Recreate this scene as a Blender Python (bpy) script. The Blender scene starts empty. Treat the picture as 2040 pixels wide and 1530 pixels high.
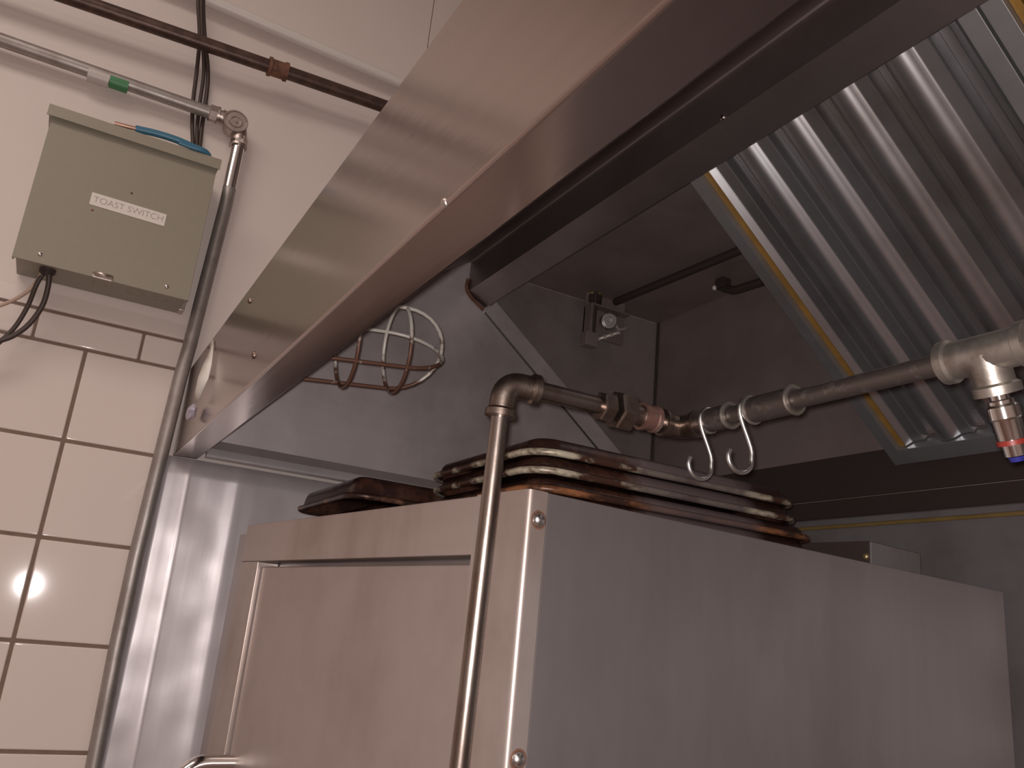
import bpy, bmesh, math, random
from mathutils import Vector, Matrix, noise

random.seed(7)
SC = bpy.context.scene
COL = SC.collection
ZC = 1.6            # height of the camera above the floor; the numbers below are heights above / below it
PI = math.pi

# ------------------------------------------------------------------ materials
def nmat(name):
    m = bpy.data.materials.new(name); m.use_nodes = True
    nt = m.node_tree; b = nt.nodes['Principled BSDF']
    return m, nt, b

def N(nt, t, **kw):
    n = nt.nodes.new(t)
    for k, v in kw.items():
        if k in n.inputs: n.inputs[k].default_value = v
        else: setattr(n, k, v)
    return n

def coords(nt, scale=(1, 1, 1), kind='Object'):
    tc = N(nt, 'ShaderNodeTexCoord'); mp = N(nt, 'ShaderNodeMapping')
    mp.inputs['Scale'].default_value = scale
    nt.links.new(tc.outputs[kind], mp.inputs['Vector'])
    return mp.outputs['Vector']

def ramp(nt, fac, stops):
    r = N(nt, 'ShaderNodeValToRGB')
    e = r.color_ramp.elements
    while len(e) < len(stops): e.new(0.5)
    for el, (p, c) in zip(e, stops):
        el.position = p; el.color = (*c, 1) if len(c) == 3 else c
    nt.links.new(fac, r.inputs['Fac'])
    return r.outputs['Color']

def mix(nt, fac, a, b):
    m = N(nt, 'ShaderNodeMix', data_type='RGBA')
    for s, v in ((0, fac), (6, a), (7, b)):
        if hasattr(v, 'is_output'): nt.links.new(v, m.inputs[s])
        else: m.inputs[s].default_value = v if s == 0 else (*v, 1)
    return m.outputs[2]

def steel(name, col=(.56, .53, .51), rough=.3, brush=(4, 4, 160), bump=.012, stain=None, stain_amt=.5, stain_scale=3.0,
          rvar=.12, metallic=1.0, wav=0.0, sst=(1, 1, 1)):
    m, nt, b = nmat(name)
    v = coords(nt, brush)
    nz = N(nt, 'ShaderNodeTexNoise', Scale=1.0, Detail=3.0)
    nt.links.new(v, nz.inputs['Vector'])
    v2 = coords(nt, sst)
    big = N(nt, 'ShaderNodeTexNoise', Scale=stain_scale, Detail=5.0, Roughness=.6)
    nt.links.new(v2, big.inputs['Vector'])
    c0 = mix(nt, nz.outputs['Fac'], tuple(x * .94 for x in col), tuple(min(1, x * 1.06) for x in col))
    if stain:
        f = ramp(nt, big.outputs['Fac'], [(.45, (0, 0, 0)), (.68, (stain_amt,) * 3)])
        c0 = mix(nt, f, c0, stain)
    nt.links.new(c0, b.inputs['Base Color'])
    b.inputs['Metallic'].default_value = metallic
    mr = N(nt, 'ShaderNodeMapRange')
    mr.inputs['To Min'].default_value = max(.05, rough - rvar); mr.inputs['To Max'].default_value = rough + rvar
    nt.links.new(big.outputs['Fac'], mr.inputs['Value'])
    nt.links.new(mr.outputs['Result'], b.inputs['Roughness'])
    bp = N(nt, 'ShaderNodeBump', Strength=1.0, Distance=bump * .02)
    nt.links.new(nz.outputs['Fac'], bp.inputs['Height'])
    last = bp
    if wav:
        w = N(nt, 'ShaderNodeTexNoise', Scale=9.0, Detail=1.0)
        nt.links.new(v2, w.inputs['Vector'])
        b2 = N(nt, 'ShaderNodeBump', Strength=1.0, Distance=wav)
        nt.links.new(w.outputs['Fac'], b2.inputs['Height'])
        nt.links.new(bp.outputs['Normal'], b2.inputs['Normal'])
        last = b2
    nt.links.new(last.outputs['Normal'], b.inputs['Normal'])
    return m

def plain(name, col, rough=.5, metallic=0.0, var=.06, scale=30, bump=0.0, spec=.5, coat=0.0):
    m, nt, b = nmat(name)
    v = coords(nt)
    nz = N(nt, 'ShaderNodeTexNoise', Scale=float(scale), Detail=4.0)
    nt.links.new(v, nz.inputs['Vector'])
    c = mix(nt, nz.outputs['Fac'], tuple(x * (1 - var) for x in col), tuple(min(1, x * (1 + var)) for x in col))
    nt.links.new(c, b.inputs['Base Color'])
    b.inputs['Roughness'].default_value = rough; b.inputs['Metallic'].default_value = metallic
    b.inputs['Specular IOR Level'].default_value = spec
    if coat: b.inputs['Coat Weight'].default_value = coat
    if bump:
        bp = N(nt, 'ShaderNodeBump', Strength=1.0, Distance=bump)
        nt.links.new(nz.outputs['Fac'], bp.inputs['Height']); nt.links.new(bp.outputs['Normal'], b.inputs['Normal'])
    return m

def patchy(name, base, other, scale, lo, hi, rough=.5, metallic=.6, stretch=(1, 1, 1), third=None, bump=.0004):
    m, nt, b = nmat(name)
    v = coords(nt, stretch)
    nz = N(nt, 'ShaderNodeTexNoise', Scale=float(scale), Detail=6.0, Roughness=.65)
    nt.links.new(v, nz.inputs['Vector'])
    f = ramp(nt, nz.outputs['Fac'], [(lo, (0, 0, 0)), (hi, (1, 1, 1))])
    c = mix(nt, f, base, other)
    if third:
        n2 = N(nt, 'ShaderNodeTexNoise', Scale=scale * .45, Detail=4.0)
        nt.links.new(v, n2.inputs['Vector'])
        f2 = ramp(nt, n2.outputs['Fac'], [(.5, (0, 0, 0)), (.68, (1, 1, 1))])
        c = mix(nt, f2, c, third)
    nt.links.new(c, b.inputs['Base Color'])
    b.inputs['Roughness'].default_value = rough; b.inputs['Metallic'].default_value = metallic
    bp = N(nt, 'ShaderNodeBump', Strength=1.0, Distance=bump)
    nt.links.new(nz.outputs['Fac'], bp.inputs['Height']); nt.links.new(bp.outputs['Normal'], b.inputs['Normal'])
    return m

M = {}
M['paint'] = plain('cream wall paint', (.70, .605, .555), .55, var=.03, scale=7, bump=.0006)
M['tile'] = plain('cream glazed tile', (.72, .62, .57), .055, var=.02, scale=3, spec=.5)
M['grout'] = plain('brown grout', (.20, .135, .105), .85, var=.25, scale=60, bump=.0008)
M['ceiling'] = plain('ceiling paint', (.75, .70, .66), .8)
M['floor'] = plain('red quarry floor', (.22, .12, .09), .5, var=.2, scale=9)
M['fascia'] = steel('brushed steel fascia', (.45, .375, .35), .20, (3, 90, 90), .006, (.39, .32, .295), .4, 2.5, .04, metallic=1.0, sst=(.35, 1, 1))
M['hoodin'] = steel('hood end steel', (.66, .585, .585), .40, (60, 4, 60), .006, (.40, .335, .315), .7, 4.5, .12, wav=.004, metallic=.35)
M['greasy'] = steel('greasy and shaded hood steel', (.33, .275, .265), .42, (30, 30, 4), .008, (.21, .165, .14), .8, 5, .12, metallic=.3)  # grease of the rear sheet, also the shade colour above the end flange
M['beam'] = steel('greasy beam steel', (.30, .25, .24), .38, (3, 60, 60), .006, (.19, .15, .135), .6, 5, .1, metallic=.82)
M['sooty'] = steel('sooty hood steel', (.27, .21, .20), .45, (30, 30, 4), .008, (.18, .135, .118), .8, 4, .10, metallic=.15)
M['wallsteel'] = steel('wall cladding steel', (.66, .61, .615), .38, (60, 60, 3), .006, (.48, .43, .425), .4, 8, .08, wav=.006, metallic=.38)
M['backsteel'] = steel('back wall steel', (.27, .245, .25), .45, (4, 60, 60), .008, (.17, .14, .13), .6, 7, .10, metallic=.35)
M['ovenfront'] = steel('oven front steel', (.46, .39, .36), .36, (3, 60, 60), .005, (.31, .225, .185), .6, 9, .08, metallic=.6, sst=(1, 1, .55))
M['ovendoor'] = steel('oven door steel', (.44, .37, .345), .38, (40, 40, 40), .006, (.35, .275, .245), .5, 9, .08, metallic=.6, sst=(1, 1, .7))
M['ovenside'] = steel('oven side steel', (.44, .40, .40), .36, (60, 60, 3), .005, (.32, .27, .255), .6, 4, .07, metallic=.82, sst=(1, 1, .5))
M['chrome'] = steel('bright chrome', (.8, .78, .76), .12, (20, 20, 20), .002, rvar=.04)
M['zinc'] = steel('galvanised conduit', (.38, .345, .32), .45, (40, 40, 40), .012, (.26, .215, .19), .6, 25, .1, metallic=.6)
M['fitting'] = steel('cast zinc fitting', (.55, .48, .44), .4, (60, 60, 60), .03, (.38, .30, .26), .5, 40, .08)
M['blackpipe'] = patchy('dark iron pipe', (.075, .045, .036), (.14, .085, .065), 30, .45, .7, .42, .5)
M['rust'] = patchy('rusty iron', (.22, .10, .06), (.10, .05, .035), 60, .4, .65, .7, .2)
M['gaspipe'] = patchy('worn steel gas pipe', (.36, .31, .28), (.20, .135, .105), 28, .42, .7, .32, 1.0, (1, 1, .35))
M['gasfit'] = patchy('malleable iron fitting', (.30, .245, .21), (.17, .11, .085), 60, .4, .7, .38, 1.0)
M['gasred'] = patchy('red brown fitting', (.25, .135, .11), (.34, .28, .25), 90, .55, .7, .42, .7)
M['gasdark'] = patchy('dark iron fitting', (.13, .105, .095), (.22, .19, .175), 90, .55, .7, .40, .8)
M['gaslight'] = patchy('pale iron fitting', (.40, .36, .32), (.22, .17, .14), 40, .5, .75, .40, .9)
M['switch'] = plain('grey green enamel', (.285, .255, .195), .42, var=.03, scale=90, bump=.0002)
M['label'] = plain('white label tape', (.72, .66, .60), .5, var=.02)
M['ink'] = plain('faded grey ink', (.33, .29, .26), .6)
M['cable'] = plain('dark brown cable', (.055, .035, .028), .5)
M['lightcable'] = plain('tan cable', (.50, .36, .28), .5)
M['blue'] = plain('blue insulation', (.05, .17, .26), .35)
M['bare'] = plain('bare copper', (.42, .25, .19), .4, .7)
M['green'] = plain('green tape', (.06, .22, .09), .45)
M['whitetape'] = plain('clear white tape', (.55, .50, .46), .4)
M['whitepaint'] = plain('white painted pipe', (.70, .65, .60), .4, var=.03)
M['wire'] = patchy('painted cage wire', (.66, .60, .54), (.15, .07, .047), 38, .40, .50, .45, .15)
def rust_low(m):
    """the paint has rusted away on the lower half of the cage"""
    nt = m.node_tree; tc = N(nt, 'ShaderNodeTexCoord'); sp = N(nt, 'ShaderNodeSeparateXYZ'); nt.links.new(tc.outputs['Object'], sp.inputs[0])
    rp = next(n for n in nt.nodes if n.type == 'VALTORGB'); src = rp.inputs['Fac'].links[0].from_socket
    ma = N(nt, 'ShaderNodeMath', operation='MULTIPLY_ADD'); ma.inputs[1].default_value = -4.0
    nt.links.new(sp.outputs['Z'], ma.inputs[0]); nt.links.new(src, ma.inputs[2]); nt.links.new(ma.outputs[0], rp.inputs['Fac'])
rust_low(M['wire'])
M['dull'] = steel('dull plated fitting', (.55, .49, .45), .3, (40, 40, 40), .006, (.25, .19, .15), .6, 60, .05, metallic=.45)
M['hook'] = steel('zinc hook wire', (.74, .74, .72), .3, (20, 20, 20), .004, rvar=.05)
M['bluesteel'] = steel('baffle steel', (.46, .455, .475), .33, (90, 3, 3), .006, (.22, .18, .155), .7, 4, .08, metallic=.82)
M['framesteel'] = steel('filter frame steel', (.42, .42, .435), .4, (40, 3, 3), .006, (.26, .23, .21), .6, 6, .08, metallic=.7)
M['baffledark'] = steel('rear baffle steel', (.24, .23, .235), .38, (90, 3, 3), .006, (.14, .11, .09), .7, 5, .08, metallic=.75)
M['amber'] = plain('amber grease', (.30, .16, .04), .3, var=.4, scale=40)
M['black'] = plain('plain black', (.05, .034, .03), .5)  # general black, also the shade colour of the vent box front
M['torn'] = plain('torn white tape', (.70, .66, .60), .5, var=.1)
M['plastic'] = plain('lilac plastic wrap', (.40, .36, .42), .25)
M['caulk'] = plain('yellowed caulk', (.26, .17, .06), .5, var=.4, scale=30)
M['red'] = plain('red plastic ring', (.20, .02, .015), .4)
M['bluecap'] = plain('dark blue cap', (.02, .02, .16), .4)
M['brass'] = plain('tarnished brass', (.45, .33, .17), .4, .8, var=.3)

def scuff(nt, col, amt=.85):
    """a grey crusted patch half way along the long side of the stacked pans"""
    tc = N(nt, 'ShaderNodeTexCoord'); sp = N(nt, 'ShaderNodeSeparateXYZ')
    nt.links.new(tc.outputs['Object'], sp.inputs[0])
    nz = N(nt, 'ShaderNodeTexNoise', Scale=45.0, Detail=4.0); nt.links.new(tc.outputs['Object'], nz.inputs['Vector'])
    ad = N(nt, 'ShaderNodeMath', operation='MULTIPLY_ADD'); nt.links.new(nz.outputs['Fac'], ad.inputs[0]); ad.inputs[1].default_value = .06
    nt.links.new(sp.outputs['Y'], ad.inputs[2])
    f = ramp(nt, ad.outputs[0], [(.0, (0, 0, 0)), (1, (0, 0, 0))])
    rp = f.node.color_ramp; rp.elements[0].position = 0
    mp = N(nt, 'ShaderNodeMapRange'); nt.links.new(ad.outputs[0], mp.inputs['Value'])
    mp.inputs['From Min'].default_value = -.25; mp.inputs['From Max'].default_value = .25
    nt.links.new(mp.outputs['Result'], f.node.inputs['Fac'])
    e = rp.elements; e[0].position = .43; e[1].position = .78
    for p, k in ((.475, 1), (.70, 1)):
        q = e.new(p); q.color = (k * amt, k * amt, k * amt, 1)
    gt = N(nt, 'ShaderNodeMath', operation='GREATER_THAN'); nt.links.new(sp.outputs['X'], gt.inputs[0]); gt.inputs[1].default_value = .06
    mu = N(nt, 'ShaderNodeMath', operation='MULTIPLY'); nt.links.new(f, mu.inputs[0]); nt.links.new(gt.outputs[0], mu.inputs[1])
    return mix(nt, mu.outputs[0], col, (.115, .085, .085))
def pan_mat():
    m, nt, b = nmat('baked black pan')
    tc = N(nt, 'ShaderNodeTexCoord')
    nz = N(nt, 'ShaderNodeTexNoise', Scale=22.0, Detail=6.0, Roughness=.65)
    nt.links.new(tc.outputs['Object'], nz.inputs['Vector'])
    f = ramp(nt, nz.outputs['Fac'], [(.5, (0, 0, 0)), (.72, (1, 1, 1))])
    c = scuff(nt, mix(nt, f, (.024, .011, .009), (.085, .034, .02)))
    nt.links.new(c, b.inputs['Base Color'])
    b.inputs['Roughness'].default_value = .2
    b.inputs['Metallic'].default_value = .1
    bp = N(nt, 'ShaderNodeBump', Strength=1.0, Distance=.0008)
    nt.links.new(nz.outputs['Fac'], bp.inputs['Height']); nt.links.new(bp.outputs['Normal'], b.inputs['Normal'])
    return m
M['pan'] = pan_mat()
def rim_mat(name, bare, dark, lo, hi, st=(1, 1, 1)):
    m = patchy(name, dark, bare, 26, lo, hi, .42, .35, st)
    nt = m.node_tree; b = nt.nodes['Principled BSDF']; src = b.inputs['Base Color'].links[0].from_socket
    nt.links.new(scuff(nt, src), b.inputs['Base Color'])
    return m
M['rimbare'] = rim_mat('worn bare rim', (.52, .45, .34), (.06, .026, .017), .46, .58, (1, .5, 1))
M['rimrust'] = rim_mat('copper rust rim', (.36, .14, .06), (.045, .02, .013), .44, .6, (1, .5, 1))
M['rimdark'] = rim_mat('burnt rim', (.22, .10, .06), (.03, .013, .01), .50, .65)

# ------------------------------------------------------------------ mesh builder
class MB:
    def __init__(s): s.bm = bmesh.new()
    def face(s, vs):
        try: return s.bm.faces.new(vs)
        except ValueError: return None
    def v(s, *p): return s.bm.verts.new(Vector(p[0]) if len(p) == 1 else p)
    def box(s, x0, x1, y0, y1, z0, z1, bev=0, seg=2):
        ret = bmesh.ops.create_cube(s.bm, size=1)
        vs = ret['verts']
        for q in vs:
            q.co = Vector(((x0 + x1) / 2 + q.co.x * (x1 - x0), (y0 + y1) / 2 + q.co.y * (y1 - y0), (z0 + z1) / 2 + q.co.z * (z1 - z0)))
        if bev:
            es = list({e for q in vs for e in q.link_edges})
            bmesh.ops.bevel(s.bm, geom=es, offset=bev, segments=seg, affect='EDGES', profile=.5)
        return s
    def prism(s, pts, axis, a0, a1, close=True):
        def P(a, q):
            return {'x': (a, q[0], q[1]), 'y': (q[0], a, q[1]), 'z': (q[0], q[1], a)}[axis]
        A = [s.v(P(a0, q)) for q in pts]; B = [s.v(P(a1, q)) for q in pts]
        n = len(pts)
        for i in range(n if close else n - 1):
            j = (i + 1) % n
            s.face([A[i], A[j], B[j], B[i]])
        if close: s.face(A[::-1]); s.face(B)
        return s
    def tube(s, path, r, n=14, cap=True):
        path = [Vector(p) for p in path]
        rs = r if isinstance(r, (list, tuple)) else [r] * len(path)
        t0 = (path[1] - path[0]).normalized()
        up = Vector((0, 0, 1)) if abs(t0.z) < .9 else Vector((1, 0, 0))
        nrm = t0.cross(up).normalized()
        rings = []
        for i, p in enumerate(path):
            t = (path[min(i + 1, len(path) - 1)] - path[max(i - 1, 0)]).normalized()
            nrm = (nrm - t * nrm.dot(t)).normalized()
            bn = t.cross(nrm)
            rings.append([s.v(p + (nrm * math.cos(2 * PI * k / n) + bn * math.sin(2 * PI * k / n)) * rs[i]) for k in range(n)])
        for a, b in zip(rings, rings[1:]):
            for k in range(n):
                s.face([a[k], a[(k + 1) % n], b[(k + 1) % n], b[k]])
        if cap: s.face(rings[0][::-1]); s.face(rings[-1])
        return s
    def lathe(s, prof, o, axis, n=24):
        """prof: list of (distance along axis, radius)"""
        o = Vector(o); ax = Vector(axis).normalized()
        up = Vector((0, 0, 1)) if abs(ax.z) < .9 else Vector((1, 0, 0))
        u = ax.cross(up).normalized(); w = ax.cross(u)
        rings = []
        for d, r in prof:
            c = o + ax * d
            if r < 1e-6: rings.append([s.v(c)])
            else: rings.append([s.v(c + (u * math.cos(2 * PI * k / n) + w * math.sin(2 * PI * k / n)) * r) for k in range(n)])
        for a, b in zip(rings, rings[1:]):
            for k in range(n):
                k2 = (k + 1) % n
                if len(a) == 1 and len(b) == 1: continue
                if len(a) == 1: s.face([a[0], b[k2], b[k]])
                elif len(b) == 1: s.face([a[k], a[k2], b[0]])
                else: s.face([a[k], a[k2], b[k2], b[k]])
        if len(rings[0]) > 1: s.face(rings[0][::-1])
        if len(rings[-1]) > 1: s.face(rings[-1])
        return s
    def hexa(s, o, axis, length, r, turn=0):
        o = Vector(o); ax = Vector(axis).normalized()
        up = Vector((0, 0, 1)) if abs(ax.z) < .9 else Vector((1, 0, 0))
        u = ax.cross(up).normalized(); w = ax.cross(u)
        ring = lambda d, rr: [s.v(o + ax * d + (u * math.cos(PI * k / 3 + turn) + w * math.sin(PI * k / 3 + turn)) * rr) for k in range(6)]
        c = length * .1
        R = [ring(0, r * .9), ring(c, r), ring(length - c, r), ring(length, r * .9)]
        for a, b in zip(R, R[1:]):
            for k in range(6): s.face([a[k], a[(k + 1) % 6], b[(k + 1) % 6], b[k]])
        s.face(R[0][::-1]); s.face(R[-1])
        return s
    def build(s, name, mat, parent=None, smooth=35, local=False):
        bmesh.ops.recalc_face_normals(s.bm, faces=s.bm.faces)
        off = Vector((0, 0, ZC))
        if parent is not None and not local:
            p = parent
            while p is not None:
                off -= p.location; p = p.parent
        for q in s.bm.verts: q.co += off
        me = bpy.data.meshes.new(name); s.bm.to_mesh(me); s.bm.free()
        me.materials.append(M[mat] if isinstance(mat, str) else mat)
        if smooth:
            for p in me.polygons: p.use_smooth = True
            me.set_sharp_from_angle(angle=math.radians(smooth))
        o = bpy.data.objects.new(name, me); COL.objects.link(o)
        if parent is not None: o.parent = parent
        if smooth:
            wn = o.modifiers.new('weighted', 'WEIGHTED_NORMAL'); wn.keep_sharp = True; wn.weight = 80
        return o

def fillet(pts, r, n=8):
    pts = [Vector(p) for p in pts]; out = [pts[0]]
    for i in range(1, len(pts) - 1):
        a, b, c = pts[i - 1], pts[i], pts[i + 1]
        d0 = (a - b).normalized(); d1 = (c - b).normalized()
        rr = min(r, (a - b).length * .49, (c - b).length * .49)
        p0 = b + d0 * rr; p1 = b + d1 * rr
        for k in range(n + 1):
            t = k / n
            out.append(p0 * (1 - t) ** 2 + b * 2 * t * (1 - t) + p1 * t * t)
    out.append(pts[-1]); return out

def smoothpath(pts, n=6):
    pts = [Vector(p) for p in pts]; out = []
    P = [pts[0] * 2 - pts[1]] + pts + [pts[-1] * 2 - pts[-2]]
    for i in range(1, len(P) - 2):
        p0, p1, p2, p3 = P[i - 1:i + 3]
        for k in range(n):
            t = k / n
            out.append(.5 * ((2 * p1) + (p2 - p0) * t + (2 * p0 - 5 * p1 + 4 * p2 - p3) * t * t + (3 * p1 - p0 - 3 * p2 + p3) * t ** 3))
    out.append(pts[-1]); return out

def tag(o, label, cat, group=None):
    o['label'] = label; o['category'] = cat
    if group: o['group'] = group
    return o
def thing(name, loc, label, cat, rotz=0, group=None):
    o = bpy.data.objects.new(name, None); COL.objects.link(o)
    o.empty_display_size = .05
    o.location = (loc[0], loc[1], loc[2] + ZC); o.rotation_euler = (0, 0, rotz)
    return tag(o, label, cat, group)
def struct(o):
    o['kind'] = 'structure'; return o
def copy_tree(o, parent=None):
    c = o.copy(); COL.objects.link(c)
    if parent is not None: c.parent = parent
    for ch in list(o.children): copy_tree(ch, c)
    return c

# ------------------------------------------------------------------ the room
XR, YF, TOP = 4.2, -3.0, 1.75      # right wall, front wall, ceiling
wl = struct(MB().box(-.12, -.003, YF, 1.30, -ZC, TOP).build('wall_left', 'paint', smooth=0))
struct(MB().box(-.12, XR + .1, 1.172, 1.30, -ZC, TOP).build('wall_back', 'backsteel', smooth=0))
struct(MB().box(XR, XR + .1, YF, 1.30, -ZC, TOP).build('wall_right', 'paint', smooth=0))
struct(MB().box(-.12, XR + .1, YF - .1, YF, -ZC, TOP).build('wall_front', 'paint', smooth=0))
struct(MB().box(-.12, XR + .1, YF - .1, 1.30, -ZC - .1, -ZC).build('floor', 'floor', smooth=0))
struct(MB().box(-.12, XR + .1, YF - .1, 1.30, TOP, TOP + .1).build('ceiling', 'ceiling', smooth=0))
# tile field, the half-height trim course above it, all on the left wall
mb = MB()
PT = .154; g = .0026
z = .3815
while z > -ZC:
    y1 = -.005 + PT
    while y1 > YF + .02:
        a, b_ = max(YF, y1 - PT + g), y1 - g
        j = random.uniform(-.0004, .0004)
        mb.box(-.006, .0 + j, a, b_, max(-ZC, z - PT + g), z - g, .0022, 2)
        y1 -= PT
    z -= PT
y1 = .0755 + .0745
ys = [.149, .0755]
while ys[-1] > YF + .2: ys.append(ys[-1] - .1605)
for a, b_ in zip(ys[1:], ys):
    mb.box(-.006, .0005, a + .0018, b_ - .0018, .3815 + .002, .432 - g * .5, .003, 2)
mb.build('wall_tile', 'tile', wl, smooth=60)
mb = MB().box(-.006, -.0015, YF, .150, -ZC, .4358)
mb.build('tile_grout', 'grout', wl, smooth=0)
# plaster ledge meeting the tiles, and the upper plaster skin with its vertical joint
mb = MB().prism([(-.004, .4350), (.0006, .4360), (.0006, .445), (-.004, .47)], 'y', YF, .16)
for q in mb.bm.verts:
    q.co.z += .002 * noise.noise(Vector((0, q.co.y * 20, 0)))
mb.build('plaster_edge', 'paint', wl)
MB().box(-.004, .004, YF, .4985, 1.105, TOP).build('upper_panel', 'paint', wl, smooth=0)
MB().box(-.004, .004, .5005, 1.30, 1.105, TOP).build('upper_panel', 'paint', wl, smooth=0)
struct(MB().tube([(1.7 * 0 + .3, 1.168, .2255), (3.2, 1.168, .224)], .0035, 8).build('trim_1', 'caulk'))

# stainless cladding on the wall under the hood
mb = MB()
prof = [(.150, .003), (.160, .0042), (.172, .0046), (.186, .0045), (.1895, .0058), (.194, .0058), (.1975, .0046), (.215, .0046), (.235, .0048),
        (.250, .0052), (.262, .0060), (.270, .0072), (.276, .0074), (.284, .0066), (.30, .006), (.36, .006), (.5, .006), (.8, .006), (1.165, .006)]
zs = [-ZC + (.232 + ZC) * k / 60 for k in range(61)]
rows = []
for zz in zs:
    row = []
    for (yy, xx) in prof:
        tw = .006 * (zz - .23) * (-1 if .18 < yy < .29 else 0) * 2.2
        row.append(mb.v(xx + .0009 * noise.noise(Vector((yy * 9, zz * 7, 3))) + .0005 * noise.noise(Vector((yy * 30, zz * 18, 1))), yy + max(0, tw) * .9, zz))
    rows.append(row)
for a, b_ in zip(rows, rows[1:]):
    for k in range(len(prof) - 1): mb.face([a[k], a[k + 1], b_[k + 1], b_[k]])
pnl = mb.build('wall_cladding', 'wallsteel', smooth=60)
sd = pnl.modifiers.new('thick', 'SOLIDIFY'); sd.thickness = .0025; sd.offset = -1
tag(pnl, 'creased stainless steel sheet covering the wall below the hood, left of the oven', 'wall panel')

# ------------------------------------------------------------------ exhaust hood
HX0, HX1 = .003, 3.3
hood = thing('exhaust_hood', (1.65, .66, .235), 'large brushed stainless steel exhaust hood running over the oven to the tiled wall', 'hood')
def arc(cy, cz, r, a0, a1, n=6):
    return [(cy + r * math.cos(math.radians(a0 + (a1 - a0) * k / n)), cz + r * math.sin(math.radians(a0 + (a1 - a0) * k / n))) for k in range(n + 1)]
outer = [(.160, .387)] + arc(.1625, .2350, .0025, 180, 283, 5) + [(.1985, .2335)] + arc(.1985, .2365, .003, -88, 0, 4) + [(.2015, .252)]
inner = [(.1995, .252), (.1995, .2370), (.1635, .2365), (.162, .238), (.162, .387)]
MB().prism(outer + inner, 'x', HX0, HX1).build('fascia', 'fascia', hood, smooth=40)
MB().prism([(.160, .387), (.655, .742), (1.168, .742), (1.168, .739), (.656, .739), (.162, .3845)], 'x', HX0, HX1).build('roof', 'sooty', hood, smooth=0)
# end wall: clean front sheet, greasy rear sheet, the slanted rail between them
MB().prism([(.163, .238), (1.16, .238), (1.16, .31), (.72, .648), (.66, .742), (.163, .386)], 'x', .008, .0105).build('end_panel', 'hoodin', hood, smooth=0)
MB().prism([(1.159, .315), (1.159, .734), (.68, .734), (.712, .660)], 'x', .0108, .0125).build('rear_end_panel', 'greasy', hood, smooth=0)
MB().prism([(.703, .640), (.727, .667), (1.158, .337), (1.158, .290)], 'x', .0105, .0165).build('filter_rail', 'hoodin', hood, smooth=0)
mb = MB().prism([(.0105, .2365), (.026, .2365), (.0285, .2385), (.0285, .2425), (.0245, .2525), (.0105, .2535)], 'y', .2105, 1.16)
mb.build('end_flange', 'wallsteel', hood, smooth=30)
MB().prism([(.0105, .2535), (.0150, .2535), (.0125, .2690), (.0105, .2690)], 'y', .2180, 1.16).build('flange_shade', 'greasy', hood, smooth=0)  # strip in darker steel, stands for the shaded face above the flange
MB().tube([(.0135, .704, .6385), (.0135, 1.158, .2885)], .0022, 6).build('rail_joint', 'black', hood)
MB().box(.0105, HX1, 1.160, 1.166, .238, .739).build('back_panel', 'sooty', hood, smooth=0)
MB().box(.03, HX1, 1.1555, 1.160, .238, .268, .001, 1).build('back_rail', 'black', hood, smooth=0)
MB().box(.03, HX1, 1.1575, 1.160, .270, .343, .001, 1).build('dark_apron', 'black', hood, smooth=0)  # darker band along the foot of the back panel
MB().tube([(.0155, 1.1575, .266), (.0155, 1.1575, .738)], .0035, 8).build('corner_seam', 'black', hood)
bm_ = [(.660, .739), (.660, .673), (.703, .649), (.707, .651), (.707, .672), (.7055, .672), (.7055, .653), (.662, .676), (.662, .739)]
MB().prism(bm_, 'x', .0125, HX1).build('gutter_beam', 'beam', hood, smooth=0)
MB().box(.0125, HX1, .663, 1.158, .735, .739).build('plenum_ceiling', 'sooty', hood, smooth=0)
mb = MB()
mb.tube(smoothpath([(.014, .657, .70), (.0145, .656, .678), (.014, .670, .662), (.014, .700, .643)], 5), .004, 7)
mb.build('rust_bead', 'rust', hood)
def screw(o, axis, r, mat, parent, name='screw', local=False):
    prof = [(-.001, r)] + [(r * .62 * math.sin(t * PI / 10), r * math.cos(t * PI / 10)) for t in range(0, 5)] + [(r * .62, 0)]
    return MB().lathe(prof, o, axis, 14).build(name, mat, parent, local=local)
for (x, zz) in ((.485, .365), (.586, .268)):
    screw((x, .1595, zz), (0, -1, 0), .0045, 'gasfit', hood)
screw((1.101, .1605, .2345), (0, -.8, -.6), .0030, 'fitting', hood, 'rivet')
screw((1.068, .176, .2360), (0, -.2, -1), .0038, 'fitting', hood, 'grease_drip')
screw((.775, .6595, .678), (0, -1, 0), .005, 'chrome', hood)
# torn strip of tape hanging from the front of the hood
mb = MB()
path = [(.224, .380, .1585), (.250, .362, .1570), (.272, .345, .1545), (.285, .325, .1520), (.288, .305, .1500), (.276, .288, .1490), (.255, .277, .1500)]
wd = [.0008, .0014, .0026, .0058, .0072, .0048, .0030]
A, B = [], []
for (xx, zz, yy), w in zip(path, wd):
    A.append(mb.v(xx - .006, yy - w, zz + .1 * w)); B.append(mb.v(xx + .006, min(.1588, yy + w * .7), zz - .1 * w))
for i in range(len(A) - 1): mb.face([A[i], B[i], B[i + 1], A[i + 1]])
tp = mb.build('tape_strip', 'torn', smooth=80)
sd = tp.modifiers.new('thick', 'SOLIDIFY'); sd.thickness = .0008
tag(tp, 'torn white tape strip stuck on the hood front beside the wall conduit', 'tape')
mb = MB()
bmesh.ops.create_icosphere(mb.bm, subdivisions=2, radius=1)
for q in mb.bm.verts:
    k = 1 + .45 * noise.noise(q.co * 2.1)
    q.co = Vector((.232 + q.co.x * .016 * k, .1490 + q.co.y * .0068 * k, .2650 + q.co.z * .012 * k))
w_ = mb.build('plastic_scrap', 'plastic', tp, smooth=20)
w_['label'] = 'crumpled lilac plastic end'

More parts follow.
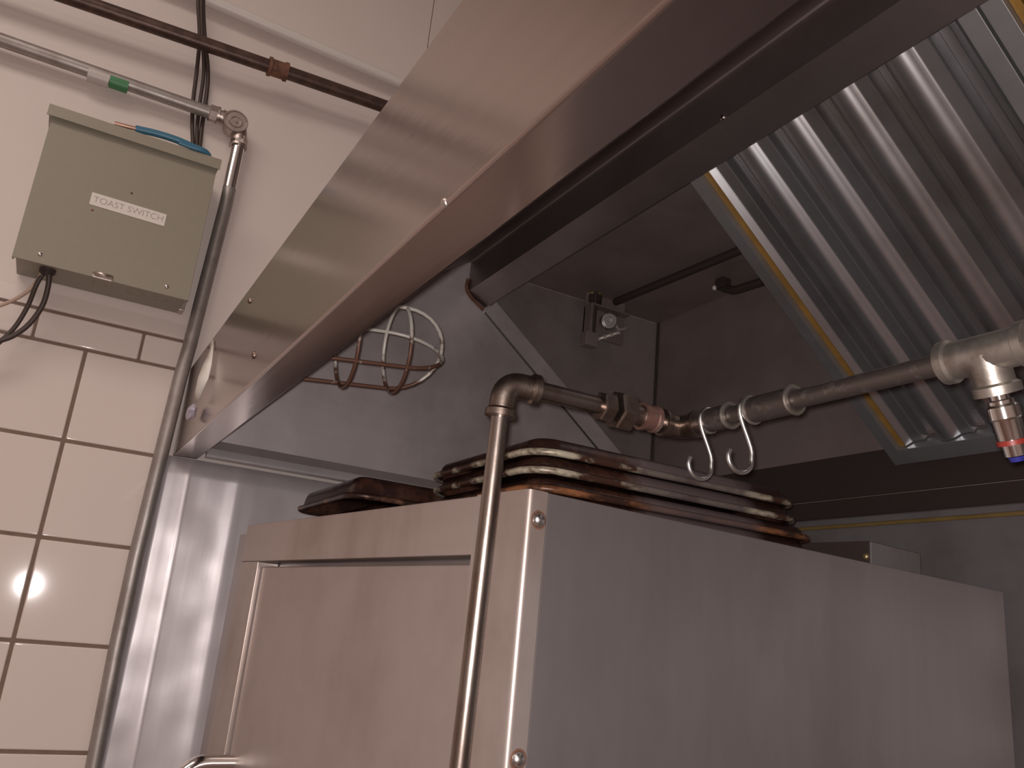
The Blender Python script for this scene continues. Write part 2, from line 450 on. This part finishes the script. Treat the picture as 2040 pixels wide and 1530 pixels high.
# ------------------------------------------------------------------ baffle filters
T0 = Vector((0, .6909, .6721)); D0 = Vector((0, .782, -.6233)); NF = Vector((0, -.6233, -.782))
LF = .578
def fp(x, d, n): return Vector((x, 0, 0)) + T0 + D0 * d + NF * n
def fbox(mb, x0, x1, d0, d1, n0, n1, bev=.0012):
    st = len(mb.bm.verts)
    mb.box(x0, x1, d0, d1, n0, n1, bev, 2)
    mb.bm.verts.ensure_lookup_table()
    for q in mb.bm.verts[st:]:
        q.co = fp(q.co.x, q.co.y, q.co.z)
def fsheet(mb, prof, d0, d1):
    A = [mb.v(fp(x, d0, n)) for x, n in prof]; B = [mb.v(fp(x, d1, n)) for x, n in prof]
    for i in range(len(prof) - 1): mb.face([A[i], A[i + 1], B[i + 1], B[i]])
PB = .0785
def make_filter(x0, label):
    f = thing('baffle_filter', (x0 + .219, T0.y + D0.y * LF, T0.z + D0.z * LF), label, 'filter', 0, 'baffle filters in the hood')
    W = .4375
    mb = MB()
    fbox(mb, x0, x0 + .021, 0, LF, -.042, .004); fbox(mb, x0 + W - .021, x0 + W, 0, LF, -.042, .004)
    fbox(mb, x0 + .021, x0 + W - .021, 0, .014, -.042, .003); fbox(mb, x0 + .021, x0 + W - .021, LF - .028, LF, -.042, .004)
    mb.build('frame', 'framesteel', f)
    mb = MB(); fbox(mb, x0 + .0212, x0 + .0305, .014, LF - .028, -.03, -.005, .0005); mb.build('grease_streak', 'amber', f)
    for k in range(6):
        xs = x0 + .027 + PB * k - .0175
        pr = []
        def cl(v): return min(max(v, x0 + .0325), x0 + W - .0225)
        raw = [(-.006, -.034), (-.005, -.020), (-.002, -.010), (.003, -.004), (.010, -.0008), (.018, 0), (.025, -.0022), (.030, -.0062), (.033, -.0095),
               (.036, -.0105), (.051, -.0110), (.0525, -.0085), (.0540, -.0110), (.056, -.034)]
        pr = [(cl(xs + PB * .0 + a), n) for a, n in raw if x0 + .031 < xs + a < x0 + W - .021]
        if len(pr) > 2:
            mb = MB(); fsheet(mb, pr, .012, LF - .030)
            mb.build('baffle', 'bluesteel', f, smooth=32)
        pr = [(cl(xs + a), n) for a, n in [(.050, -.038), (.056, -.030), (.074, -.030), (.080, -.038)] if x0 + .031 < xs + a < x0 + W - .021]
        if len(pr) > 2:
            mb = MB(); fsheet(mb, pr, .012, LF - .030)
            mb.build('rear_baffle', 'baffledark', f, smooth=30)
    mb = MB(); fbox(mb, x0 + .03, x0 + W - .03, LF - .034, LF - .0285, -.036, -.016, .001)
    mb.build('drain_lip', 'fitting', f)
    return f
make_filter(.655, 'grooved steel baffle filter filling the right side of the hood, its left frame showing')
make_filter(1.0955, 'second baffle filter, only its edge showing in the top right corner')

# ------------------------------------------------------------------ caged light inside the hood
cg = thing('caged_light', (.502, .168, .32), 'rusty wire cage light fixture behind the lower hood edge', 'light fixture')
ax = Vector((.05, 1, .10)).normalized(); c2 = Vector((.510, .350, .3425)); RC = .058
u_ = ax.cross(Vector((0, 0, 1))).normalized(); w_ = u_.cross(ax)
def ringpt(c, a, r): return c + (u_ * math.cos(a) + w_ * math.sin(a)) * r
def tor(name, c, r, rr):
    mb = MB(); pts = [ringpt(c, 2 * PI * k / 48, r) for k in range(49)]
    mb.tube(pts, rr, 8, False); return mb.build(name, 'wire', cg, smooth=60)
tor('cage_hoop', c2, RC, .0026); tor('cage_hoop', c2 - ax * .066, RC, .0026); tor('cage_hoop', c2 - ax * .132, RC, .0026)
tip = c2 + ax * .062
for a in (.90, .90 + PI / 2):
    pts = []
    for sgn in (1, -1):
        seg = [ringpt(c2 - ax * (.166 - .166 * k / 4), a, RC * 1.0 * sgn) for k in range(4)]
        seg += [c2 + ax * (.062 * math.sin(t * PI / 16)) + (ringpt(c2, a, RC * sgn) - c2) * math.cos(t * PI / 16) for t in range(0, 8)]
        pts += seg if sgn == 1 else ([tip] + seg[::-1])
    MB().tube(pts, .0026, 8).build('cage_bar', 'wire', cg, smooth=60)
MB().lathe([(0, .060), (.012, .060), (.014, .058), (.020, .05), (.020, 0)], Vector((.501, .1628, .324)), Vector((0, 1, 0)), 24).build('base', 'gasfit', cg)

# ------------------------------------------------------------------ fire line fittings under the hood ceiling
fs = thing('fusible_link_bracket', (.06, 1.0, .735), 'small greasy bracket with ringed pulley under the hood ceiling', 'fire suppression bracket')
MB().lathe([(0, .0165), (.020, .0165), (.022, .013), (.034, .012), (.034, 0)], (.055, .9475, .7345), (0, 0, -1), 20).build('ceiling_collar', 'black', fs)
MB().lathe([(0, .0165), (.003, .0185), (.006, .0165)], (.055, .9475, .737), (0, 0, -1), 20).build('collar_gasket', 'brass', fs)
mb = MB(); mb.box(.05, .056, .925, 1.03, .635, .735, .001); mb.box(.05, .080, .925, .931, .620, .70, .001); mb.box(.05, .080, .925, 1.03, .700, .704, .001)
mb.build('bracket_plate', 'sooty', fs)
MB().tube([(.070, .940, .735), (.070, .940, .632)], .005, 10).build('hanger', 'black', fs)
mb = MB()
prof = [(0, .012), (0, .018), (.012, .018), (.0135, .0165), (.0115, .0145), (.0115, .0120), (.0140, .0105), (.0140, .0090), (.0115, .0075), (.0115, .0045), (.0135, .003), (.0135, 0)]
mb.lathe([(d * 1.1, q * 1.05) for d, q in prof], (.080, .9700, .6700), (1, -.38, -.25), 24); mb.build('pulley_cover', 'hook', fs)
MB().tube(smoothpath([(.08, .992, .674), (.08, .994, .664), (.08, 1.002, .660), (.08, 1.012, .664), (.08, 1.018, .668)], 5), .0035, 8).build('hook_eye', 'dull', fs)
mb = MB().tube([(.075, .944, .622), (.104, .986, .6430)], .0045, 8)
for k in range(4):
    p = Vector((.075, .944, .622)).lerp(Vector((.104, .986, .6430)), .06 + .27 * k)
    mb.hexa(p, (.029, .042, .021), .007, .0058)
mb.build('link_rod', 'dull', fs)
MB().box(.058, .083, .915, .948, .604, .636, .003).build('rod_end', 'sooty', fs)
cd = thing('fire_line_conduit', (.35, 1.015, .723), 'dark greasy conduit running under the hood ceiling behind the filter', 'conduit')
MB().tube([(.075, .99, .7235), (.66, 1.03, .7235)], .0085, 12).build('pipe', 'black', cd)
mb = MB(); mb.box(.288, .312, 1.085, 1.11, .712, .735, .003)
mb.tube(fillet([(.30, 1.10, .715), (.33, 1.10, .70), (.40, 1.11, .70)], .01), .009, 10)
o = mb.build('elbow_fitting', 'black'); tag(o, 'small dark elbow fitting on the hood ceiling near the filter frame', 'pipe fitting')
screw((.289, 1.085, .715), (.5, -.7, -.5), .005, 'label', o, 'bolt')

# ------------------------------------------------------------------ oven (turned a little against the hood)
OY = math.radians(6.865)
ov = thing('convection_oven', (.922, .335, -ZC), 'large stainless steel oven standing under the hood with burnt pans on top', 'oven', OY)
def L(mb, name, mat, parent=None, smooth=35): return mb.build(name, mat, parent or ov, smooth, local=True)
L(MB().box(-.700, -.004, .0305, .785, -ZC, .105, .002), 'body', 'ovenside')
mb = MB()
pts_o = [(-.677, 0), (0, 0)]
# face frame: four bars welded to one mesh, round right corner returning along the side
def bar(x0, x1, z0, z1, y0=0.0, y1=.030, bev=.0016): mb.box(x0, x1, y0, y1, z0, z1, bev, 2)
bar(-.677, -.607, -ZC, .0615); bar(-.677, -.0766, .0616, .1135, 0, .014); bar(-.677, -.0766, .0616, .105, .0141, .030)
bar(-.608, -.076, -ZC, -1.0)
mb.prism([(-.0765, 0), (-.0055, 0)] + [(-.0055 + .0055 * math.sin(k * PI / 12), .0055 - .0055 * math.cos(k * PI / 12)) for k in range(1, 7)] + [(0, .0195), (-.0025, .0198), (-.0025, .030), (-.0765, .030)], 'z', -ZC, .1138)
L(mb, 'front_frame', 'ovenfront', smooth=30)
d_ = L(MB().box(-.6035, -.0815, .006, .0295, -.995, .0550, .0028, 3), 'door', 'ovendoor')
hb = fillet([(-.588, .012, -.190), (-.588, -.056, -.190), (-.588, -.056, -.62), (-.588, .012, -.62)], .034, 8)
L(MB().tube(hb, .0105, 16), 'door_handle', 'chrome', d_)
L(MB().box(-.0035, -.0006, .0206, .790, -ZC, .1135, .0006), 'side_panel', 'ovenside')
L(MB().box(-.722, -.677, .006, .0303, -ZC, .1025, .001), 'shadow_strip', 'ovenside')  # strip added where the shadow lies beside the oven front
L(MB().box(-.695, -.004, .0302, .785, .105, .1095, .001), 'top_panel', 'ovenside')
for zz in (.090, -.090, -.40, -.80):
    mb = MB(); prof = [(-.001, .0062), (.0004, .0062)] + [(.0004 + .0042 * math.sin(t * PI / 12), .0056 * math.cos(t * PI / 12)) for t in range(6)] + [(.0046, 0)]
    mb.lathe(prof, (0, .0118, zz), (1, 0, 0), 18); sc_ = L(mb, 'screw', 'hook'); MB().lathe([(.0001, .0078), (.0004, .0074), (.0004, .005)], (0, .0118, zz), (1, 0, 0), 18).build('grime_ring', 'rust', sc_, local=True)
# vent box at the back of the oven top; shaded front and lit end are coloured in
vb = thing('vent_box', (.80, .86, .1095), 'small dark vent box at the back of the oven top', 'box', OY)
c_, s_ = math.cos(OY), math.sin(OY)
def ow(u, w): return (.922 + u * c_ - w * s_, .335 + u * s_ + w * c_)
def obox(mb, u0, u1, w0, w1, z0, z1, bev=.001):
    st = len(mb.bm.verts); mb.box(u0, u1, w0, w1, z0, z1, bev)
    mb.bm.verts.ensure_lookup_table()
    for q in mb.bm.verts[st:]:
        x, y = ow(q.co.x, q.co.y); q.co = Vector((x, y, q.co.z))
vb.rotation_euler = (0, 0, 0)
mb = MB(); obox(mb, -.155, -.033, .535, .645, .1096, .1465); mb.build('shaded_housing', 'black', vb)
mb = MB(); obox(mb, -.0335, -.031, .536, .644, .1096, .1455, .0005); w2 = mb.build('lit_end_plate', 'backsteel', vb); w2['label'] = 'end plate coloured pale as the lit face'
screw((*ow(-.0375, .534), .128), (.3, -1, 0), .004, 'brass', vb)

# ------------------------------------------------------------------ sheet pans, upside down
def rrect(cx, cy, hx, hy, r, z_, n=8):
    out = []
    for (sx, sy, a0) in ((1, 1, 0), (-1, 1, 90), (-1, -1, 180), (1, -1, 270)):
        for k in range(n + 1):
            a = math.radians(a0 + 90 * k / n)
            out.append(Vector((cx + sx * (hx - r) + r * math.cos(a), cy + sy * (hy - r) + r * math.sin(a), z_)))
    return out
def loft(mb, loops, cap0=False, cap1=True):
    R = [[mb.v(p) for p in l] for l in loops]
    n = len(R[0])
    for a, b in zip(R, R[1:]):
        for k in range(n): mb.face([a[k], a[(k + 1) % n], b[(k + 1) % n], b[k]])
    if cap0: mb.face(R[0][::-1])
    if cap1: mb.face(R[-1])
def make_pan(cx, cy, z0, hx, hy, label, rim, h=.0205, rot=0, r=.034, tilt=(0, 0)):
    p = thing('sheet_pan', (cx, cy, z0), label, 'pan', 0, 'burnt sheet pans on the oven')
    mb = MB()
    prof = [(.0035, .0015), (.006, .004), (.0075, h * .5), (.009, h * .70), (.0115, h * .86), (.016, h * .96), (.023, h)]
    loft(mb, [rrect(cx, cy, hx - i, hy - i, max(r - i, .01), z0 + q) for i, q in prof])
    loops = [rrect(cx, cy, hx - i, hy - i, max(r - i, .01), z0 + q) for i, q in [(.0035, .0012), (.0095, .003), (.0125, h * .7), (.02, h - .0018)]]
    loft(mb, loops)
    mb.build('pan_body', 'pan', p, smooth=50)
    mb = MB()
    lp = rrect(cx, cy, hx - .0028, hy - .0028, r - .0028, z0 + .0038)
    mb.tube(lp + [lp[0], lp[1]], .0036, 8, False)
    mb.build('rim', rim, p, smooth=60)
    p.rotation_euler = (tilt[0], tilt[1], rot)
    return p
HX, HY = .1255, .176
CX, CY = .853 - HX, .374 + HY
make_pan(CX + .004, CY + .012, .1098, HX, HY + .010, 'lowest burnt sheet pan of the stack beside the gas pipe, lying on the oven', 'rimrust')
make_pan(CX + .003, CY + .012, .1268, HX, HY + .010, 'second burnt pan from the bottom of the stack beside the gas pipe, copper coloured rim', 'rimrust', h=.0172)
make_pan(CX + .000, CY + .002, .1445, HX, HY, 'third burnt pan up in the stack beside the gas pipe, pale worn rim', 'rimbare')
make_pan(CX - .003, CY + .000, .1620, HX + .003, HY - .002, 'topmost burnt sheet pan of the stack beside the gas pipe', 'rimbare')
make_pan(.480, .485, .1098, .114, .170, 'lower of the two nested dark pans at the left end of the oven top', 'rimdark')
make_pan(.480, .460, .1290, .1205, .172, 'upper of the two nested dark brown pans at the left end of the oven top', 'rimdark', h=.029, r=.028)

# ------------------------------------------------------------------ gas pipe
gp = thing('gas_pipe', (.9225, .300, -ZC), 'worn steel gas pipe rising before the oven and turning over its top', 'pipe')
XP, YP, ZP, YT = .930, .300, .1945, .482
RP = .0077
MB().tube([(.910, YP, -ZC), (.910, YP, -.35), (XP - .005, YP, .168)], RP * .96, 20).build('riser', 'gaspipe', gp)
def elbow(name, a, corner, b, r, mat, band=1.28, rb=.0185):
    mb = MB(); pth = fillet([a, corner, b], rb, 10); mb.tube(pth, r, 20)
    a, b, corner = Vector(a), Vector(b), Vector(corner)
    for e, d in ((a, (corner - a).normalized()), (b, (corner - b).normalized())):
        mb.lathe([(-.0003, r * .7), (.0005, r * band), (.0055, r * band), (.0075, r * 1.02)], e, d, 22)
    return mb.build(name, mat, gp, smooth=40)
elbow('elbow', (XP - .005, YP, .166), (XP - .003, YP + .001, ZP), (XP, YP + .030, ZP), .0107, 'gasfit', 1.2, .020)
MB().tube([(XP, YP + .024, ZP), (XP, .400, ZP)], RP, 20).build('nipple', 'gaspipe', gp)
MB().hexa((XP, .392, ZP), (0, 1, 0), .013, .0132, .3).build('union_end', 'gasfit', gp, smooth=0)
MB().hexa((XP, .408, ZP), (0, 1, 0), .0165, .0178, .3).build('union_nut', 'gasfit', gp, smooth=0)
MB().lathe([(0, .009), (.012, .009), (.014, .0102), (.016, .009)], (XP, .4225, ZP), (0, 1, 0), 20).build('union_neck', 'gasfit', gp)
MB().lathe([(0, .009), (.0005, .0124), (.004, .0124), (.005, .0112), (.013, .0112), (.014, .0124), (.0175, .0124), (.018, .009)], (XP, .436, ZP), (0, 1, 0), 22).build('coupling', 'gasred', gp)
MB().tube([(XP, .452, ZP), (XP, .462, ZP)], RP, 18).build('close_nipple', 'gaspipe', gp)
elbow('elbow', (XP, .459, ZP - .001), (XP, YT, ZP - .002), (XP + .026, YT, ZP - .002), .0106, 'gasfit', 1.16, .017)
zr = ZP - .0015
MB().tube([(XP + .020, YT, zr), (1.195, YT, zr)], RP * .96, 18).build('run', 'gasdark', gp)
def coupl(x0, x1, r, mat):
    l = x1 - x0
    mbc = MB().lathe([(0, r * .75), (.0005, r), (l - .0005, r), (l, r * .75)], (x0, YT, zr), (1, 0, 0), 22); c = mbc.build('coupling', mat, gp)
    for e in (.0001, l - .0036):
        MB().lathe([(0, r * .98), (.0004, r * 1.10), (.0016, r * 1.15), (.0029, r * 1.10), (.0034, r * .98)], (x0 + e, YT, zr), (1, 0, 0), 22).build('lit_bead', 'gaslight', c)  # end bands coloured paler for the light they catch
coupl(.966, .996, .0104, 'gasdark'); coupl(1.018, 1.066, .0108, 'gasdark')
# tee and the plug-in valve hanging from it
TX = 1.218
mb = MB(); rt = .0122
mb.lathe([(-.0285, .009), (-.028, rt * 1.17), (-.0225, rt * 1.17), (-.021, rt), (.021, rt), (.0225, rt * 1.17), (.028, rt * 1.17), (.0285, .009)], (TX, YT, zr), (1, 0, 0), 24)
bd = Vector((-.02, .42, -1)).normalized(); VS = .72
mb.lathe([(0, rt * 1.05), (.012, rt * .95), (.019, rt * .95), (.0205, rt * 1.14), (.026, rt * 1.14), (.0265, .008)], (TX, YT, zr), bd, 24)
mb.build('tee', 'gaslight', gp, smooth=40)
MB().tube([(TX + .026, YT, zr), (TX + .16, YT, zr)], RP, 18).build('run_end', 'gasdark', gp)
MB().hexa((TX + .0285, YT, zr), (1, 0, 0), .010, .0118, .2).build('bushing', 'gaslight', gp, smooth=0)
o0 = Vector((TX, YT, zr))
va = MB().lathe([(d * VS, q * .85) for d, q in [(0, .0065), (.006, .0065), (.007, .0090), (.010, .0090), (.012, .0108), (.022, .0112), (.024, .0100), (.044, .0092), (.0445, .008), (.055, .0078), (.056, 0)]], o0 + bd * .025, bd, 20).build('valve_socket', 'chrome', gp)
MB().lathe([(0, .006), (0, .0088), (.003, .0088), (.003, .006)], o0 + bd * (.025 + .041 * VS), bd, 20).build('locking_ring', 'red', va)
MB().lathe([(0, .0050), (.003, .0042), (.0035, 0)], o0 + bd * (.025 + .056 * VS), bd, 14).build('end_cap', 'bluecap', va)
# s-hooks over the run
def make_hook(x, label):
    h = thing('s_hook', (x, YT, zr + .009), label, 'hook', 0, 's-hooks on the gas pipe')
    pts = []
    for k in range(9):                       # over the top of the pipe
        a = math.radians(20 + 150 * k / 8)
        pts.append((x, YT + .0103 * math.cos(a), zr + .0103 * math.sin(a)))
    pts += [(x, YT - .0085, zr - .008), (x + .002, YT + .001, zr - .031)]
    cz = zr - .0415
    for k in range(11):
        a = math.radians(10 - 215 * k / 10)
        pts.append((x + .002, YT - .0105 + .0125 * math.cos(a), cz + .0118 * math.sin(a)))
    MB().tube(smoothpath(pts, 3), .0019, 10).build('hook_wire', 'hook', h, smooth=60)
    return h
make_hook(.968, 'left of the two bare metal s-hooks hanging on the gas pipe')
make_hook(1.0155, 'right of the two bare metal s-hooks, nearer the valve')

# ------------------------------------------------------------------ switch box on the wall
sb = thing('switch_box', (0.0, -.004, .483), 'grey green metal switch box with a white TOAST SWITCH label on the wall', 'switch box')
MB().box(0.001, .096, -.1300, .1200, .4795, .734, .002).build('body', 'switch', sb)
mb = MB(); mb.prism([(-.1335, .4745), (.1235, .4745), (.1235, .62), (.1235, .7200), (-.1335, .7200), (-.1335, .62)], 'x', .0965, .0995)
mb.box(.088, .0964, -.1335, -.1315, .4745, .720, 0); mb.box(.088, .0964, .1215, .1235, .4745, .72, 0)
mb.build('cover', 'switch', sb, smooth=0)
MB().prism([(.001, .738), (.1075, .7365), (.1085, .717), (.1065, .717), (.1055, .7335), (.001, .734)], 'y', -.1405, .1275).build('rain_lip', 'switch', sb, smooth=0)
lb = MB().prism([(-.0515, .5915), (.0625, .5900), (.0625, .6115), (-.0515, .6130)], 'x', .0996, .1003).build('label_plate', 'label', sb, smooth=0)
cu = bpy.data.curves.new('lettering', 'FONT'); cu.body = 'TOAST SWITCH'; cu.size = .0150; cu.extrude = .0001; cu.align_x = 'CENTER'; cu.align_y = 'CENTER'
cu.space_character = .99; cu.offset = -.00025
to = bpy.data.objects.new('tmp_text', cu); COL.objects.link(to); bpy.context.view_layer.update()
me = bpy.data.meshes.new_from_object(to); bpy.data.objects.remove(to); me.name = 'lettering'
me.materials.clear(); me.materials.append(M['ink'])
tx = bpy.data.objects.new('lettering', me); COL.objects.link(tx); tx.parent = lb
tx.matrix_local = Matrix.Translation(Vector((.1005, .006, .6018)) + Vector((0, 0, ZC)) - sb.location) @ Matrix(((0, 0, 1, 0), (1, 0, 0, 0), (0, 1, 0, 0), (0, 0, 0, 1)))
for (yy, zz) in ((-.0985, .489), (.087, .489)):
    screw((.0995, yy, zz), (1, 0, 0), .0038, 'chrome', sb)
for (yy, zz) in ((.004, .631), (-.045, .583)):
    screw((.0990, yy, zz), (1, 0, 0), .0022, 'rust', sb, 'rivet')
mb = MB(); mb.tube(fillet([(.1, -.020, .4815), (.110, -.013, .478), (.110, -.002, .478), (.1, .005, .4815)], .006), .0032, 8); mb.box(.096, .1015, -.022, .007, .474, .480, .001)
mb.build('latch', 'fitting', sb)
MB().box(.004, .03, .118, .127, .478, .500, .001).build('hinge_tab', 'fitting', sb)
MB().lathe([(0, .012), (.006, .012), (.006, .009), (.009, .009)], (.065, -.085, .4795), (0, 0, -1), 16).build('cable_grommet', 'black', sb)

for (xx, yy, rr) in ((.058, -.010, .012), (.055, .045, .014), (.055, .085, .012)):
    MB().lathe([(-.0004, rr), (.0006, rr), (.0006, rr - .0016), (-.0004, rr - .0016)], (xx, yy, .4795), (0, 0, -1), 20).build('knockout', 'switch', sb)
# cables leaving the box
def cable(name, pts, r, mat, label, cat='cable', group=None):
    o = MB().tube(smoothpath(pts, 8), r, 10).build(name, mat, smooth=60)
    return tag(o, label, cat, group)
cable('cable', [(.06, -.088, .480), (.055, -.095, .455), (.04, -.100, .420), (.03, -.110, .385), (.03, -.125, .355), (.025, -.150, .315), (.03, -.20, .20)], .0036, 'cable',
      'dark cable hanging left from under the switch box, the straighter one', 'cable')
cable('cable', [(.068, -.083, .480), (.060, -.079, .455), (.05, -.080, .425), (.042, -.090, .395), (.04, -.105, .372), (.04, -.123, .357), (.04, -.16, .338), (.04, -.23, .315)], .0040, 'cable',
      'dark looping cable curving left from under the switch box', 'cable')
cable('cable', [(.062, -.090, .478), (.05, -.100, .450), (.04, -.118, .428), (.03, -.140, .412), (.03, -.18, .385)], .0030, 'lightcable',
      'thin tan cable below the left end of the switch box')
# cable bundle dropping from above into the box top
zt = .7365
cable('cable', [(.041, .018, TOP), (.039, .026, 1.15), (.037, .033, 1.08), (.025, .051, 1.01), (.012, .060, .95), (.0045, .066, .89), (.0045, .074, .84), (.012, .086, .78), (.022, .086, zt + .004)], .0036, 'cable',
      'left strand of the dark cable bundle dropping behind the pipes')
cable('cable', [(.041, .034, TOP), (.039, .035, 1.15), (.037, .042, 1.08), (.027, .060, 1.01), (.012, .080, .95), (.0045, .088, .89), (.0045, .091, .84), (.012, .096, .78), (.022, .096, zt + .004)], .0039, 'cable',
      'right strand of the dark cable bundle dropping behind the pipes')
cable('cable', [(.047, .026, TOP), (.045, .030, 1.15), (.043, .038, 1.08), (.030, .055, 1.01), (.014, .072, .95), (.0045, .078, .89), (.0045, .083, .84), (.018, .091, .78), (.030, .091, zt + .004)], .0034, 'cable',
      'middle strand of the dark cable bundle dropping behind the pipes')
# blue wires lying on the box top
bw = cable('wire', [(.104, -.014, .7432), (.104, .02, .7470), (.104, .05, .7475), (.103, .08, .7450), (.101, .098, .7440), (.09, .106, .7440)], .0060, 'blue', 'thick blue wire lying on top of the switch box', 'wire')
bt = MB().tube(smoothpath([(.104, -.046, .7405), (.1045, -.03, .7415), (.104, -.014, .7432)], 5), .0036, 8).build('bare_end', 'bare', bw); bt['label'] = 'bare copper end'
cable('wire', [(.1085, .055, .7412), (.1085, .075, .7402), (.1085, .093, .7405), (.104, .106, .7402)], .0036, 'blue', 'thinner blue wire end under the thick blue one', 'wire')

# ------------------------------------------------------------------ pipes on the wall
ec = thing('conduit', (.020, .155, -ZC), 'galvanised conduit along the wall with a round pull elbow, dropping past the tiles', 'conduit')
RCd = .0117
MB().tube([(.022, -3.0 + .002, .855), (.022, .098, .866)], RCd, 18).build('horizontal_pipe', 'zinc', ec)
mb = MB().hexa((.022, .096, .866), (0, 1, .02), .016, .0158, .2); mb.lathe([(0, .0165), (.004, .0165), (.004, .012), (.012, .012)], (.022, .110, .866), (0, 1, 0), 18)
mb.build('connector', 'fitting', ec, smooth=30)
mb = MB()
mb.lathe([(-.020, .018), (.010, .0215), (.0145, .0225), (.0160, .0215), (.0160, .0195), (.0140, .0185), (.0140, .0130), (.0165, .0120), (.0165, .0085), (.0145, .0078), (.0145, .0040), (.0170, .0035), (.0170, 0)], (.024, .143, .858), (1, 0, 0), 28)
mb.tube([(.022, .118, .866), (.022, .140, .862)], .0145, 16); mb.tube([(.022, .152, .856), (.0225, .157, .828)], .0150, 16)
mb.build('pull_elbow', 'fitting', ec, smooth=35)
mb = MB().hexa((.0225, .1575, .838), (0, .01, -1), .018, .0150, .1); mb.lathe([(0, .0165), (.004, .0165)], (.0225, .1575, .820), (0, 0, -1), 18)
mb.build('connector', 'fitting', ec, smooth=30)
MB().tube([(.0225, .158, .822), (.0205, .1585, .70), (.0190, .1485, .42), (.0185, .1445, .36), (.0180, .1410, .234), (.0165, .1365, .06), (.0165, .137, -.08), (.0165, .141, -.25), (.0165, .141, -ZC)], RCd, 18).build('vertical_pipe', 'zinc', ec)
MB().lathe([(0, RCd + .0006), (.085, RCd + .0006)], (.0224, .158, .815), (-.012, .004, -1), 18).build('polished_sleeve', 'chrome', ec)
MB().lathe([(0, RCd + .0007), (.030, RCd + .0007)], (.022, -.072, .8604), (0, 1, .0036), 18).build('green_tape', 'green', ec)
MB().lathe([(0, RCd + .0012), (.034, RCd + .0012)], (.022, -.107, .8592), (0, 1, .0036), 18).build('clear_sticker', 'whitetape', ec)
ip = thing('iron_pipe', (.050, .10, .98), 'dark brown iron pipe crossing the upper wall to the hood with a rusty coupling', 'pipe')
MB().tube([(.048, -3.0 + .002, .90), (.048, -.176, .972), (.048, .197, .989), (.048, 1.16, 1.03)], .0132, 18).build('pipe', 'blackpipe', ip)
MB().lathe([(0, .0135), (.0005, .0185), (.006, .0185), (.007, .0162), (.030, .0162), (.031, .0185), (.037, .0185), (.0375, .0135)], (.048, .1775, .9882), (0, 1, .045), 22).build('coupling', 'rust', ip)
wp = MB().tube([(.019, YF + .002, 1.130), (.019, .0, 1.098), (.019, 1.165, 1.065)], .0120, 18).build('painted_pipe', 'whitepaint')
tag(wp, 'white painted pipe along the top of the wall, upper left of the hood', 'pipe')

# ------------------------------------------------------------------ camera
cam = bpy.data.cameras.new('camera'); co = bpy.data.objects.new('camera', cam); COL.objects.link(co)
Rc = ((0.48584549, 0.86893852, 0.09433979), (-0.20375679, 0.21755929, -0.95454236), (-0.84996313, 0.44453773, 0.28275233))
mw = Matrix.Identity(4)
for i in range(3):
    mw[i][0] = Rc[0][i]; mw[i][1] = -Rc[1][i]; mw[i][2] = -Rc[2][i]
mw.translation = Vector((1.514, 0, ZC))
co.matrix_world = mw
cam.sensor_width = 36; cam.lens = 1677.8 / 2040 * 36; cam.clip_start = .02
SC.camera = co

# ------------------------------------------------------------------ light
def area(name, loc, size, power, col, rot=(0, 0, 0)):
    l = bpy.data.lights.new(name, 'AREA'); l.shape = 'RECTANGLE'; l.size, l.size_y = size; l.energy = power; l.color = col
    o = bpy.data.objects.new(name, l); COL.objects.link(o); o.location = (loc[0], loc[1], loc[2] + ZC); o.rotation_euler = rot
    return o
WARM = (1.0, .875, .815)
area('ceiling_lamp_light', (1.25, -1.05, TOP - .02), (.6, 1.5), 18, WARM)
area('ceiling_lamp_light', (3.1, -1.4, TOP - .02), (.6, 1.5), 17, WARM)
fl = bpy.data.lights.new('phone_flash', 'POINT'); fl.energy = 23; fl.color = (1, .94, .92); fl.shadow_soft_size = .004
fo = bpy.data.objects.new('phone_flash', fl); COL.objects.link(fo); fo.location = (1.514, -.005, ZC + .004)

w = bpy.data.worlds.new('world'); SC.world = w; w.use_nodes = True
w.node_tree.nodes['Background'].inputs['Color'].default_value = (.5, .42, .38, 1)
w.node_tree.nodes['Background'].inputs['Strength'].default_value = .05

SC.view_settings.view_transform = 'Standard'; SC.view_settings.look = 'None'
SC.view_settings.exposure = 0.0; SC.view_settings.gamma = 1.0; SC.view_settings.use_curve_mapping = False
